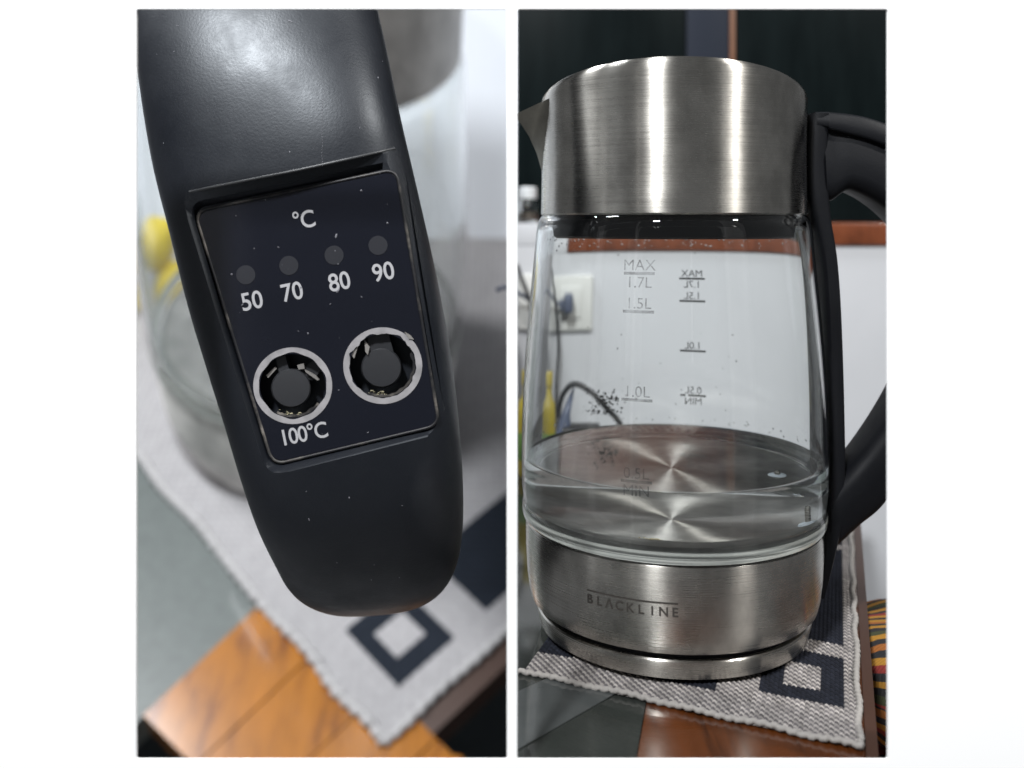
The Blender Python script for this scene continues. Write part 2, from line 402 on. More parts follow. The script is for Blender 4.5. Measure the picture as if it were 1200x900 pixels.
# probe and limescale on the kettle floor
pr = lathe('probe', [(0, .0675), (.0012, .0672), (.0014, .0665), (.0014, .059), (0, .059)], M_STEEL, krt, 24, fn=lambda p, a: (p[0]+.0500, p[1]-.0155, p[2]))
for v in pr.data.vertices:
    if abs(v.co.x) < 1e-9: v.co.x += .0500; v.co.y -= .0155
ws = lathe('washer', [(.0013, .0612), (.0030, .0610), (.0044, .0602), (.0046, .0594), (.0013, .0594)], M_SIL, pr, 32, True, fn=lambda p, a: (p[0]+.0500, p[1]-.0155, p[2]))
V = []; Fc = []
for k in range(40):
    a = random.random()*6.283; r = abs(random.gauss(0, .0020)); cx = -.0145+r*math.cos(a)*1.2; cy = -.046+r*math.sin(a); s = random.uniform(.0003, .0009); n0 = len(V)
    for dx, dy, dz in ((s, 0, 0), (0, s, 0), (-s, 0, 0), (0, -s, 0), (0, 0, s)): V.append((cx+dx, cy+dy, .0594+dz))
    Fc += [(n0, n0+1, n0+4), (n0+1, n0+2, n0+4), (n0+2, n0+3, n0+4), (n0+3, n0, n0+4)]
tag(mesh_obj('limescale', V, Fc, M_SCALE, krt), kind='stuff')
# water
wat = lathe('water', [(0, .0582), (.0690, .0582), (.0712, .0600), (.0726, .0628), (.07365, .070), (.07395, .080), (.07405, .0856), (.0735, .0858), (.0722, .0854), (.0705, .0853), (0, .0853)], M_WATER, None, 160)
wat.location = KC; tag(wat, 'shallow clear water inside the glass kettle', 'water', kind='stuff')
# spout
def ring_pt(z, a): return Vector((.0662*math.cos(a), .0662*math.sin(a), z))
V = []; Fc = []
zs = [kz(121), kz(126), kz(140), kz(158), kz(178), kz(200)]
ext_ = [(kx(603.5), kz(134)), (kx(604.5), kz(138)), (kx(611), kz(146)), (kx(620), kz(160)), (kx(629), kz(180)), (kx(635), kz(201))]
wid = [.021, .021, .019, .015, .009, .002]
for (z, (ex, ez), w) in zip(zs, ext_, wid):
    for s in (1, -1):
        V.append((-math.sqrt(max(.0662**2-w*w, 0)), s*w, z))
    V.append((ex, 0, ez))
n = len(zs)
for i in range(n-1):
    a = 3*i; c = 3*(i+1)
    Fc += [(a, a+2, c+2, c), (a+2, a+1, c+1, c+2), (a, c, c+1, a+1)]
Fc += [(0, 1, 2), (3*n-3, 3*n-1, 3*n-2)]
M_SPOUT = steel('brushed_steel_spout', (.36, .34, .29), .35, .4)
mesh_obj('spout', V, Fc, M_SPOUT, krt, True, 25)

# handle: spine strip along the body plus loop
strip_L = [(945, 136), (942.5, 160), (942, 200), (944, 232), (949, 262), (956, 300), (960.5, 350), (963, 420), (964.5, 500), (963, 560), (959.5, 610), (956, 650), (953, 690)]
strip_R = [(966, 136), (964, 160), (962.5, 200), (965, 235), (968, 262), (974, 300), (978, 350), (981, 420), (983, 500), (983.5, 545), (980, 600), (972, 640), (958, 690)]
def strip_sections():
    out = []
    for l, r in zip(catmull(strip_L, 4), catmull(strip_R, 4)): out.append((l, r))
    return out
V = []; Fc = []; secs = strip_sections(); seg = 20
for l, r in secs:
    xl, zl, xr, zr = kx(l[0])-.001, kz(l[1]), kx(r[0]), kz(r[1])
    cx, cz, hx, hz = (xl+xr)/2, (zl+zr)/2, (xr-xl)/2, (zr-zl)/2
    for k in range(seg):
        a = 2*math.pi*k/seg; c = math.copysign(abs(math.cos(a))**.5, math.cos(a)); s = math.copysign(abs(math.sin(a))**.5, math.sin(a))
        V.append((cx+hx*c, .0135*s, cz+hz*c))
for i in range(len(secs)-1):
    for k in range(seg):
        k2 = (k+1) % seg; Fc.append((i*seg+k, i*seg+k2, (i+1)*seg+k2, (i+1)*seg+k))
Fc += [tuple(range(seg)), tuple(range((len(secs)-1)*seg, len(secs)*seg))]
hs = mesh_obj('handle_spine', V, Fc, M_BLACK, krt, True, 40)
# loop: (outer px, outer py, inner px, inner py, half depth mm)
loop = [(955, 139, 960, 236, 14), (968, 139, 969, 236, 14), (985, 141, 985, 225, 15), (1005, 145, 1000, 228, 16), (1028, 153, 1022, 241, 17), (1055, 166, 1043, 259, 17.5), (1090, 195, 1062, 283, 18), (1118, 243, 1075, 315, 18), (1130, 310, 1078, 355, 18),
        (1122, 385, 1070, 402, 17.5), (1095, 460, 1052, 446, 17), (1062, 530, 1030, 484, 16), (1030, 585, 1005, 520, 15.5), (1000, 612, 985, 545, 15), (975, 636, 972, 560, 14), (964, 646, 964, 575, 14)]
V = []; Fc = []; L = catmull(loop, 6); seg = 28
for q in L:
    o_ = Vector((kx(q[0]), 0, kz(q[1]))); i_ = Vector((kx(q[2]), 0, kz(q[3]))); c_ = (o_+i_)/2; h = (o_-i_)/2
    for k in range(seg):
        a = 2*math.pi*k/seg; c = math.copysign(abs(math.cos(a))**.42, math.cos(a)); s = math.copysign(abs(math.sin(a))**.42, math.sin(a))
        p = c_+h*c; V.append((p.x, q[4]*mm*s*(.80 if c > 0 else 1)*(1 if abs(c) < .8 else .96), p.z))
for i in range(len(L)-1):
    for k in range(seg):
        k2 = (k+1) % seg; Fc.append((i*seg+k, i*seg+k2, (i+1)*seg+k2, (i+1)*seg+k))
Fc += [tuple(range(seg)), tuple(range((len(L)-1)*seg, len(L)*seg))]
hd = mesh_obj('handle', V, Fc, M_BLACK, krt, True, 40)
# top cap of the handle, a raised shell with a step, as on the real seam
cap = [(948, 133.5, 948, 152, 13.5), (962, 133.5, 961, 154, 14.5), (963, 133.8, 962, 156, 14.8), (985, 136, 983, 162, 15.6), (1005, 140, 1001, 167, 16.6), (1028, 148, 1021, 175, 17.6), (1055, 160, 1044, 187, 18.2), (1092, 189, 1074, 211, 18.6), (1122, 240, 1099, 252, 18.6), (1134, 310, 1108, 312, 18.6)]
V = []; Fc = []; L = catmull(cap, 5)
for q in L:
    o_ = Vector((kx(q[0]), 0, kz(q[1]))); i_ = Vector((kx(q[2]), 0, kz(q[3]))); c_ = (o_+i_)/2; h = (o_-i_)/2
    for k in range(seg):
        a = 2*math.pi*k/seg; c = math.copysign(abs(math.cos(a))**.28, math.cos(a)); s = math.copysign(abs(math.sin(a))**.3, math.sin(a))
        p = c_+h*c; V.append((p.x, q[4]*mm*s*(.90 if c > .3 else 1.0), p.z))
for i in range(len(L)-1):
    for k in range(seg):
        k2 = (k+1) % seg; Fc.append((i*seg+k, i*seg+k2, (i+1)*seg+k2, (i+1)*seg+k))
Fc += [tuple(range(seg)), tuple(range((len(L)-1)*seg, len(L)*seg))]
mesh_obj('handle_cap', V, Fc, M_BLACK, hd, True, 40)

for o_ in krt.children:
    if o_.name.startswith('glass_body'): o_.cycles.is_caustics_caster = True
    if o_.name.split('.')[0] in ('floor_plate', 'limescale', 'probe', 'added_pale_ring'): o_.cycles.is_caustics_receiver = True
ws.cycles.is_caustics_receiver = True; wat.cycles.is_caustics_caster = True

# printing on the glass and base
def prad(z):
    zz = [.054, .0565, .061, .070, .080, .099, .121, .1426, .164, .186, .1985]; rr = [.0732, .0743, .0752, .0760, .0763, .0762, .0754, .0740, .0722, .0700, .0688]
    return float(np.interp(z, zz, rr))
def on_cyl(name, items, phi0, rad, m, parent):
    """items: (verts2d, faces) with x along the surface, y as height"""
    V = []; Fc = []
    for v2, f2 in items:
        n0 = len(V)
        for v in v2:
            r = rad(v[1])+.0002; a = phi0+v[0]/r; V.append((r*math.cos(a), r*math.sin(a), v[1]))
        Fc += [tuple(i+n0 for i in f) for f in f2]
    return mesh_obj(name, V, Fc, m, parent, False)
def bar(x0, x1, z, h, n=10, gap=None):
    V = []; Fc = []
    for i in range(n):
        a = x0+(x1-x0)*i/n; b_ = x0+(x1-x0)*(i+1)/n
        if gap and gap[0] < i < gap[1]: continue
        n0 = len(V); V += [(a, z-h/2), (b_, z-h/2), (b_, z+h/2), (a, z+h/2)]; Fc.append((n0, n0+1, n0+2, n0+3))
    return V, Fc
def txt(s, x, z, cap, **k):
    v, f = text2d(s, cap, **k); return [(p.x+x, p.y+z) for p in v], f
def scale_marks(name, px, d, rows, m, capm, half, w):
    x = (px-600)/F*d-KC.x; y = d-KC.y; phi = math.atan2(y, x)
    for row in rows:
        items = []
        line, above, below = row[:3]
        z = EYE-(line-HOR)/F*d-KC.z
        items.append(bar(-half, half, z, capm*.27, gap=row[3] if len(row) > 3 else None))
        if above: items.append(txt(above, 0, z+capm*.28, capm, weight=w))
        if below: items.append(txt(below, 0, z-capm*1.3, capm, weight=w))
        on_cyl(name, items, phi, prad, m, krt)
scale_marks('scale_mark', 812.5, .571, [(326, 'MAX', '1.7L'), (352.5, '1.5L', None), (411, '1.0L', None), (463.5, '0.5L', 'MIN', (6, 8))], M_INK, .0041, .0076, .0)
scale_marks('scale_mark', 746, .4295, [(321, 'MAX', '1.7L'), (366, '1.5L', None), (469, '1.0L', None), (564, '0.5L', 'MIN')], M_INKW, .0048, .0070, .0)
# maker's word on the steel base
x = (738.5-600)/F*.4325-KC.x; y = .4325-KC.y; phi = math.atan2(y, x); zt = EYE-(717-HOR)/F*.4325-KC.z
items = [bar(-.0212, .0212, zt+.0058, .0007, 24)]
for i, ch in enumerate('BLACKLINE'):
    items.append(txt('\u039b' if ch == 'A' else ch, -.0198+i*.0396/8, zt, .0040, weight=.03))
bprof = lambda z: float(np.interp(z, [.0122, .0140, .020, .0285, .040, .050], [.0690, .0708, .0725, .0735, .0741, .0742]))
on_cyl('lettering', items, phi, bprof, M_LOGO, krt)
# residue specks and droplets on the inside of the glass
V = []; Fc = []
for k in range(190):
    px = 709+random.gauss(0, 12); py = 475+random.gauss(0, 9)
    if k < 20: px = random.uniform(680, 860); py = random.uniform(380, 480)
    if py > 486: py = 486-random.random()*8
    d = .566; s = random.choice([.0003, .0004, .0005, .0008])*random.uniform(.7, 1.2)
    x = (px-600)/F*d-KC.x; z = EYE-(py-HOR)/F*d-KC.z; r = prad(z)-.0026
    yy = math.sqrt(max(r*r-x*x, 0)); nrm = Vector((x, yy, 0)).normalized(); tv = Vector((-nrm.y, nrm.x, 0)); c_ = Vector((x, yy, z)); n0 = len(V)
    for j in range(5):
        a = j*1.2566; V.append(c_+tv*math.cos(a)*s*random.uniform(.6, 1.3)+Vector((0, 0, 1))*math.sin(a)*s*random.uniform(.6, 1.3))
    V.append(c_-nrm*s*.5)
    for j in range(5): Fc.append((n0+j, n0+(j+1) % 5, n0+5))
tag(mesh_obj('residue', V, Fc, M_SPECK, krt), kind='stuff')
V = []; Fc = []
def droplet(c_, nrm, s):
    up = Vector((0, 0, 1)); tv = up.cross(nrm).normalized(); n0 = len(V)
    for lv, (rr, hh) in enumerate(((1, -.15), (.85, .3), (.5, .55))):
        for j in range(8):
            a = j*math.pi/4; V.append(c_+(tv*math.cos(a)+up*math.sin(a)*1.1)*s*rr+nrm*s*hh)
    V.append(c_+nrm*s*.62); V.append(c_-nrm*s*.15)
    for lv in range(2):
        for j in range(8): Fc.append((n0+lv*8+j, n0+lv*8+(j+1) % 8, n0+(lv+1)*8+(j+1) % 8, n0+(lv+1)*8+j))
    for j in range(8): Fc.append((n0+16+j, n0+16+(j+1) % 8, n0+24)); Fc.append((n0+(j+1) % 8, n0+j, n0+25))
for k in range(170):
    a = random.uniform(.15, math.pi-.15); z = .1965-abs(random.gauss(0, .004)); s = random.uniform(.0002, .0007)
    if k > 110: z = .0870+abs(random.gauss(0, .002)); a = random.uniform(-.3, math.pi+.3)
    r = prad(z)-.0024; nrm = Vector((-math.cos(a), -math.sin(a), 0)); droplet(Vector((r*math.cos(a), r*math.sin(a), z)), nrm, s)
tag(mesh_obj('droplets', V, Fc, M_WATER, krt), kind='stuff')

# power base under the kettle
pbm = empty('kettle_stand', Matrix.Translation(KC), label='round steel power base under the standing kettle', cat='stand')
lathe('base_shell', [(.0, .0090), (.0625, .0090), (.0630, .0097), (.0675, .0098), (.0682, .0092), (.0684, .0080), (.0672, .0030), (.0668, .0012), (.0655, .0008), (0, .0008)], M_STEEL, pbm, 160)
lathe('black_gap', [(0, .0124), (.0650, .0123), (.0655, .0090), (0, .0089)], M_BLACK, pbm, 96)

# ================================================================ MATS
def mat_mesh(root, C, U, Vv, Nn, Lu, Lv, pitch, rects, sub, amp, light, grey, dark, var=1.0):
    """woven cloth: real relief of threads going over and under each other; C is a corner"""
    nu, nv = int(Lu/pitch), int(Lv/pitch)
    gu = np.linspace(0, nu, nu*sub+1); gv = np.linspace(0, nv, nv*sub+1)
    A, B = np.meshgrid(gu, gv, indexing='ij')
    i = np.minimum(np.floor(A), nu-1); j = np.minimum(np.floor(B), nv-1); a = 2*(A-i)-1; b = 2*(B-j)-1
    even = ((i+j) % 2) == 0
    hw = np.sqrt(np.clip(1-.92*a*a, 0, 1))*(.25+.75*np.cos(b*math.pi/2)); hf = np.sqrt(np.clip(1-.92*b*b, 0, 1))*(.25+.75*np.cos(a*math.pi/2))
    h = np.where(even, hw, hf)*amp
    wob = .0004*pitch/.0024*(np.sin(A*.21+1.3*np.sin(B*.13))+np.sin(B*.17))
    u = A*pitch; v = B*pitch
    C = np.array(C); U = np.array(U); Vv = np.array(Vv); Nn = np.array(Nn)
    Pt = C+u[..., None]*U+v[..., None]*Vv+(h+wob)[..., None]*Nn
    s1 = Pt.shape[1]; idx = np.arange(Pt.shape[0]*s1).reshape(Pt.shape[:2])
    q = np.stack([idx[:-1, :-1], idx[1:, :-1], idx[1:, 1:], idx[:-1, 1:]], -1).reshape(-1, 4)
    me = bpy.data.meshes.new('cloth'); me.from_pydata(Pt.reshape(-1, 3).tolist(), [], q.tolist()); me.update()
    uc = (i+.5)*pitch; vc = (j+.5)*pitch
    dk = np.zeros(A.shape, bool)
    for (u0, u1, v0, v1, on) in rects: dk[(uc > u0) & (uc < u1) & (vc > v0) & (vc < v1)] = on
    rnd = rng.uniform(.74, 1.18, (nu+1, nv+1))*(1+.10*np.sin(np.arange(nu+1)*.9)[:, None]*np.sin(np.arange(nv+1)*.37)[None]+rng.uniform(-.08, .08, (nu+1, 1))+rng.uniform(-.08, .08, (1, nv+1))); rr = rnd[i.astype(int), j.astype(int)][..., None]
    rr = (1+var*(rr-1))*np.ones(3)
    colr = np.where(even[..., None], np.array(light), np.array(grey))
    dcol = np.where(even[..., None], np.array(dark), np.array(dark)*1.7)
    colr = np.where(dk[..., None], dcol, colr)*rr
    at = me.attributes.new('thread', 'FLOAT_COLOR', 'POINT')
    at.data.foreach_set('color', np.concatenate([colr, np.ones(A.shape+(1,))], -1).astype(np.float32).ravel())
    me.polygons.foreach_set('use_smooth', [True]*len(me.polygons)); me.materials.append(M_WEAVE)
    o = bpy.data.objects.new('cloth', me); COL.objects.link(o); o.parent = root
    return o
def rope(root, a, b, r, pitch, N_up, name='hem', m=None):
    a = Vector(a); b = Vector(b); L = (b-a).length; n = int(L/pitch*8)
    pts = [a.lerp(b, t/n)+Vector(N_up)*(r*.25*math.sin(t*.11))+(b-a).cross(Vector(N_up)).normalized()*(r*.35*math.sin(t*.083+2*math.sin(t*.021))) for t in range(n+1)]
    return tube(name, pts, r, m or M_HEM, root, 12, 1, lambda i, ang, rr: rr*(.62+.55*abs(math.sin(i/8*math.pi+ang*.5))+.10*math.sin(i*1.7+math.sin(i*.31)*2)+.08*math.sin(i*.53)))

# right-hand mat
Cm = Vector((.1358, .3827, .0006)); Um = Vector((-.895, .446, 0)).normalized(); Vm = Vector((.315, .949, 0)).normalized()
mroot = empty('placemat', None, label='woven grey placemat with dark squares under the whole kettle', cat='placemat')
mat_mesh(mroot, Cm, Um, Vm, (0, 0, 1), .147, .46, .0020, [
    (.0055, .0425, .030, .081, True), (.0165, .0315, .0425, .0665, False),
    (.0055, .047, .094, .24, True), (.030, .039, .100, .114, False), (.0055, .047, .25, .30, True),
    (.060, .10, .094, .24, True), (.060, .10, .02, .075, True), (.072, .088, .036, .06, False),
    (.128, .17, .022, .052, True), (.128, .20, .068, .088, True), (.128, .20, .10, .2, True)], 4, .0011, (.285, .265, .25), (.10, .092, .095), (.007, .008, .012))
mu = Um*.148
rope(mroot, Cm+Um*-.001+Vector((0, 0, .0012)), Cm+mu+Vector((0, 0, .0008)), .0013, .0042, (0, 0, 1))
rope(mroot, Cm+Vector((0, 0, .0010)), Cm+Vm*.46+Vector((0, 0, .0010)), .0013, .004, (0, 0, 1))
# a stitched line inside each hem
# ================================================================ RIGHT TABLE
troot = empty('dining_table', Matrix.Translation((.1, .5, 0)), label='glossy dark table with reddish wood border under the whole kettle', cat='table')
TO = Vector((.1, .5, 0))
def tpoly(name, pts, z0, z1, m):
    return prism(name, [Vector((x, y, z1))-TO for x, y in pts], (0, 0, z0-z1), m, troot)
def edge_x(y, off=0): return .1358+.004+.332*(y-.3827)+off        # right edge of the table top
def seam_x(y): return .0469+.2215*(y-.372)
y0, y1 = .3665, .87
tpoly('wood_border', [(seam_x(y0), y0), (edge_x(y0, -.002), y0), (edge_x(y1, -.002), y1), (seam_x(y1), y1)], -.02, 0, M_WOOD)
tpoly('grey_top', [(.0018, y0), (seam_x(y0)-.0004, y0), (seam_x(y1)-.0004, y1), (.0018, y1)], -.02, 0, M_GREY)
tpoly('edge_strip', [(edge_x(y0, -.0018), y0), (edge_x(y0, .003), y0), (edge_x(y1, .003), y1), (edge_x(y1, -.0018), y1)], -.04, .0004, M_WOODD)
def gp(px, py): d = EYE*F/(py-HOR); return ((px-600)/F*d, d)
tpoly('grey_band', [gp(606, 880), gp(735, 806), gp(700, 770), gp(606, 812)], .0002, .0006, M_GREY2)
for x, y in ((.02, .40), (.02, .84), (.13, .42), (.26, .84)):
    o = box('leg', (x-.012-TO.x, y-.012-TO.y, -.75), (x+.012-TO.x, y+.012-TO.y, -.021), M_WOODD, troot, .002)

# ================================================================ THINGS BEHIND THE KETTLE
ox0, ox1 = (607-600)/F*WY, (684-600)/F*WY; oz0, oz1 = EYE-(386-HOR)/F*WY, EYE-(321-HOR)/F*WY
out = empty('wall_outlet', Matrix.Translation(((ox0+ox1)/2, WY, (oz0+oz1)/2)), label='ivory wall outlet seen through the kettle glass', cat='outlet')
hw, hh = (ox1-ox0)/2, (oz1-oz0)/2
box('outer_plate', (-hw, -.006, -hh), (hw, -.0002, hh), M_PLATE, out, .0018)
box('socket_module', (-hw*.45, -.0085, -hh*.55), (hw*.55, -.0062, hh*.6), M_PLATE, out, .0012)
plug = empty('plug', Matrix.Translation(((ox0+ox1)/2, WY-.0085, (oz0+oz1)/2)), label='blue-grey power plug pushed into the wall outlet', cat='plug')
box('plug_body', (-.0065, -.022, -.0085), (.007, -.0004, .0105), M_PLUG, plug, .003)
box('strain_relief', (-.0135, -.018, -.0055), (-.0068, -.006, .0055), M_PLUG, plug, .002)
px_, pz_ = (ox0+ox1)/2, (oz0+oz1)/2
L0 = Vector((px_, WY-.0085, pz_))
tube('cord', [Vector((-.0136, -.012, 0)), Vector((-.022, -.014, .004)), Vector((-.034, -.02, .011)), Vector((-.046, -.03, .017)), Vector((-.0535, -.05, .016))], .0022, M_PLUG, plug)
cord = tube('hanging_cable', [(.0045, WY-.03, .165), (.010, WY-.028, .150), (.016, WY-.03, .135), (.022, WY-.026, .11), (.026, WY-.022, .08), (.024, WY-.02, .04), (.027, WY-.03, -.02), (.03, WY-.04, -.2)], .0022, M_CORD)
tag(cord, 'thin black cord hanging down the white wall left of the outlet', 'cable')

ad = empty('power_adapter', Matrix.Translation((.042, .74, -.006)), label='black adapter block with arched cable standing behind the kettle', cat='adapter')
box('adapter_body', (-.012, -.012, .0063), (.022, .012, .060), M_CORD, ad, .003)
lathe('cable_plug', [(0, .0604), (.0085, .0604), (.0075, .074), (.0058, .087), (.0045, .092), (0, .092)], M_PLUG, ad, 24, fn=lambda p, a: (p[0]-.028+.14*p[2]+.006, p[1]*.8, p[2]-.0604+.036))
tube('cable', [Vector((-.0165, 0, .066)), Vector((-.0125, -.002, .082)), Vector((-.002, -.006, .092)), Vector((.012, -.008, .087)), Vector((.026, -.006, .074)), Vector((.038, 0, .060)), Vector((.046, 0, .035)), Vector((.050, 0, .009))], .0023, M_CORD, ad)

yb = empty('yellow_bottle', Matrix.Translation((.0135, .80, 0)), label='narrow yellow bottle with green label left behind the kettle', cat='bottle')
lathe('bottle_body', [(0, .0005), (.0085, .0005), (.0095, .003), (.0095, .05), (.0085, .060), (.0045, .066), (.004, .074), (0, .074)], M_YELB, yb, 40)
lathe('green_label', [(.0097, .014), (.0098, .0142), (.0098, .036), (.0097, .0362)], M_GREEN, yb, 40)
lathe('cap', [(0, .086), (.0045, .086), (.0052, .085), (.0052, .0745), (0, .0745)], M_YELB, yb, 32)

sj = empty('glass_jar', Matrix.Translation((.0168, WY+.05, .2062)), label='small clear glass jar with pale lid on wall ledge below the spout', cat='jar')
lathe('jar_body', [(0, .0002), (.0100, .0002), (.0112, .0012), (.0115, .006), (.0113, .020), (.0098, .024), (.0088, .0255), (.0078, .0255), (.0088, .0232), (.0103, .019), (.0105, .006), (.0100, .0025), (0, .0022)], M_GLASS, sj, 48)
lathe('contents', [(0, .0026), (.0096, .003), (.0100, .007), (.0099, .011), (0, .012)], mat('dark_spice', (.10, .08, .065), .9)[0], sj, 40)
lathe('jar_lid', [(0, .0385), (.0088, .0385), (.0096, .0375), (.0098, .0360), (.0093, .0355), (.0098, .0350), (.0098, .0262), (0, .0262)], mat('pale_lid', (.55, .57, .58), .3)[0], sj, 48)

stool = empty('low_stool', Matrix.Translation((.235, .52, -.75)), label='low wooden stool under the striped cloth roll', cat='stool')
box('seat', (-.05, -.12, .648), (.14, .12, .668), M_WOODD, stool, .004)
for sx in (-.035, .125):
    for sy in (-.1, .1): box('leg', (sx-.01, sy-.01, -1.75), (sx+.01, sy+.01, .6475), M_WOODD, stool, .002)
def pillow(name, c, half, m, n=2.6, parent=None):
    bm = bmesh.new(); bmesh.ops.create_uvsphere(bm, u_segments=40, v_segments=24, radius=1)
    for v in bm.verts:
        x, y, z = v.co; w = 1+.03*math.sin(7*x+3*y)+.02*math.sin(11*z+5*y)
        v.co = Vector([math.copysign(abs(q)**(2/n), q)*h_*w for q, h_ in zip((x, y, z), half)])
    me = bpy.data.meshes.new(name); bm.to_mesh(me); bm.free()
    o = link_mesh(name, me, m, parent); o.location = c; return o
o = pillow('striped_cloth', (.2180, .53, -.0365), (.046, .050, .031), M_STRIPE); tag(o, 'rolled cloth with yellow, red and black stripes beside the table edge', 'cloth')
o = pillow('patterned_cloth', (.2120, .505, -.0755), (.05, .09, .0062), M_MOTIF, 4); tag(o, 'folded cream and black patterned cloth under the striped roll', 'cloth')

# ================================================================ LEFT SET: the handle close to, the rest far behind
T = math.radians(35); Ul = Vector((0, -math.sin(T), math.cos(T))); Fl = Vector((0, math.cos(T), math.sin(T)))
D0 = 2.2; TT = math.tan(T); W0 = (872-HOR)/F
def Q(px, py, up=0.0):
    w = (py-HOR)/F; d = D0*(W0+TT)/(TT+w); return P(px, py, d)+Ul*up
S = 5.9
base = Q(365, 470)
ML = Matrix.Translation(base)@Matrix.Rotation(math.radians(6.5), 4, 'Y')@Matrix.Rotation(T, 4, 'X')@Matrix.Scale(S, 4)
klt = empty('electric_kettle', ML, label='kettle seen close from above its black handle with temperature buttons', cat='kettle')
PHI_CAM = -math.pi/2
build_kettle(klt, M_STEELBIG, crown=False, floor_m=M_FLOORBIG)
MLi = ML.inverted()
pb2 = empty('kettle_stand', ML, label='blurred round power base under the kettle seen from above', cat='stand')
lathe('base_shell', [(0, .0118), (.0665, .0106), (.0676, .0085), (.0668, .0012), (0, .0012)], M_STEELBIG, pb2, 96)

SECT = [(310, -72, 392, -95, 2.0, .08), (275, -95, 405, -125, 1.3, .06), (205, -105, 422, -150, .70, .04),
        (165, -90, 427, -145, .515, .032), (153, -40, 427, -98, .464, .031), (157, 20, 432, -38, .4465, .0305), (170, 110, 451, 52, .4325, .030), (186, 195, 468, 135, .4258, .030), (206, 275, 486, 213, .4240, .030), (226, 355, 504, 292, .4240, .030),
        (247, 425, 519, 365, .4245, .030), (268, 492, 531, 440, .4255, .030), (287, 555, 538, 505, .4285, .030), (306, 610, 542, 565, .4365, .030),
        (327, 655, 542, 620, .451, .0285), (341, 681, 536, 658, .465, .026), (359, 699, 522, 685, .480, .022), (384, 711, 500, 702, .496, .016), (412, 716, 468, 712, .508, .008)]
V = []; Fc = []; L = catmull(SECT, 8); seg = 72
for q in L:
    d = q[4]+q[5]; ym = (q[1]+q[3])/2; tt = min(1, max(0, (190-ym)/170)); tt = tt*tt*(3-2*tt); sk = .010*tt; nn_ = 2.9-.5*tt; a_ = P(q[0], q[1], d-sk); b_ = P(q[2], q[3], d+sk); c_ = (a_+b_)/2; h = (b_-a_)/2
    for k in range(seg):
        an = 2*math.pi*k/seg; c = math.copysign(abs(math.cos(an))**(2/nn_), math.cos(an)); s = math.copysign(abs(math.sin(an))**(2/nn_), math.sin(an))
        V.append(c_+h*c+Vector((0, -q[5]*s, 0)))
for i in range(len(L)-1):
    for k in range(seg):
        k2 = (k+1) % seg; Fc.append((i*seg+k, i*seg+k2, (i+1)*seg+k2, (i+1)*seg+k))
Fc += [tuple(range(seg)), tuple(range((len(L)-1)*seg, len(L)*seg))]
hl = mesh_obj('handle', [MLi@v for v in V], Fc, M_HANDLE, klt, True, 30)
hl.data.update()
# pale tube standing in for the rim's light line, laid on the handle's own surface
from mathutils.bvhtree import BVHTree
bvh = BVHTree.FromPolygons([tuple(v.co) for v in hl.data.vertices], [tuple(p.vertices) for p in hl.data.polygons])
def on_handle(px, py):
    o_ = MLi@Vector((0, 0, EYE)); d_ = (MLi@P(px, py, 1.0)-o_).normalized(); return bvh.ray_cast(o_, d_)[0]
# recess for the control panel
def rquad(c, r, seg=6):
    """rounded quad in px, corners TL TR BR BL"""
    out = []; c = [Vector(p) for p in c]
    for i in range(4):
        p = c[i]; a = (c[i-1]-p).normalized(); b = (c[(i+1) % 4]-p).normalized()
        p0 = p+a*r; p2 = p+b*r
        for k in range(seg+1):
            t = k/seg; out.append((1-t)**2*p0+2*t*(1-t)*p+t*t*p2)
    return out
TL, TR, BR, BL = (222, 243), (467, 191), (520, 500), (317, 551)
PD = .4335
def PDx(px, py): return PD+.0012*(py-370)/180
inner = rquad([(226, 245), (465, 195), (516, 499), (319, 546)], 17)
outer = rquad([(211, 228), (471, 174), (525, 506), (313, 559)], 22)
n = len(inner)
def surf(px, py):
    h = on_handle(px, py)
    return (ML@h).y if h is not None else .445
V = [P(p.x, p.y, PDx(p.x, p.y)+.0012) for p in inner]
mids = [a.lerp(b, .78 if b.y > 300 else .40) for a, b in zip(inner, outer)]
V += [P(p.x, p.y, min(surf(p.x, p.y)+.0018, PD-.0003)) for p in mids]
V += [P(p.x, p.y, surf(p.x, p.y)-.0003) for p in outer]
V += [P(p.x, p.y, .405) for p in outer]
Fc = [tuple(range(n)), tuple(range(4*n-1, 3*n-1, -1))]+[(l*n+i, l*n+(i+1) % n, (l+1)*n+(i+1) % n, (l+1)*n+i) for l in range(3) for i in range(n)]
cut = mesh_obj('cut', [MLi@v for v in V], Fc, None, klt)
holes = []
HC = [(343, 452, 38.5), (448.5, 428.5, 38.5)]
for hx, hy, hr in HC:
    V = []; m_ = 48
    for d in (.425, .4465):
        for k in range(m_):
            a = 2*math.pi*k/m_; V.append(MLi@P(hx+hr*math.cos(a), hy+hr*math.sin(a)*.97, d))
    Fc = [tuple(range(m_)), tuple(range(2*m_-1, m_-1, -1))]+[(i, (i+1) % m_, m_+(i+1) % m_, m_+i) for i in range(m_)]
    holes.append(mesh_obj('hole', V, Fc, None, klt))
boolean(hl, [cut]+holes)
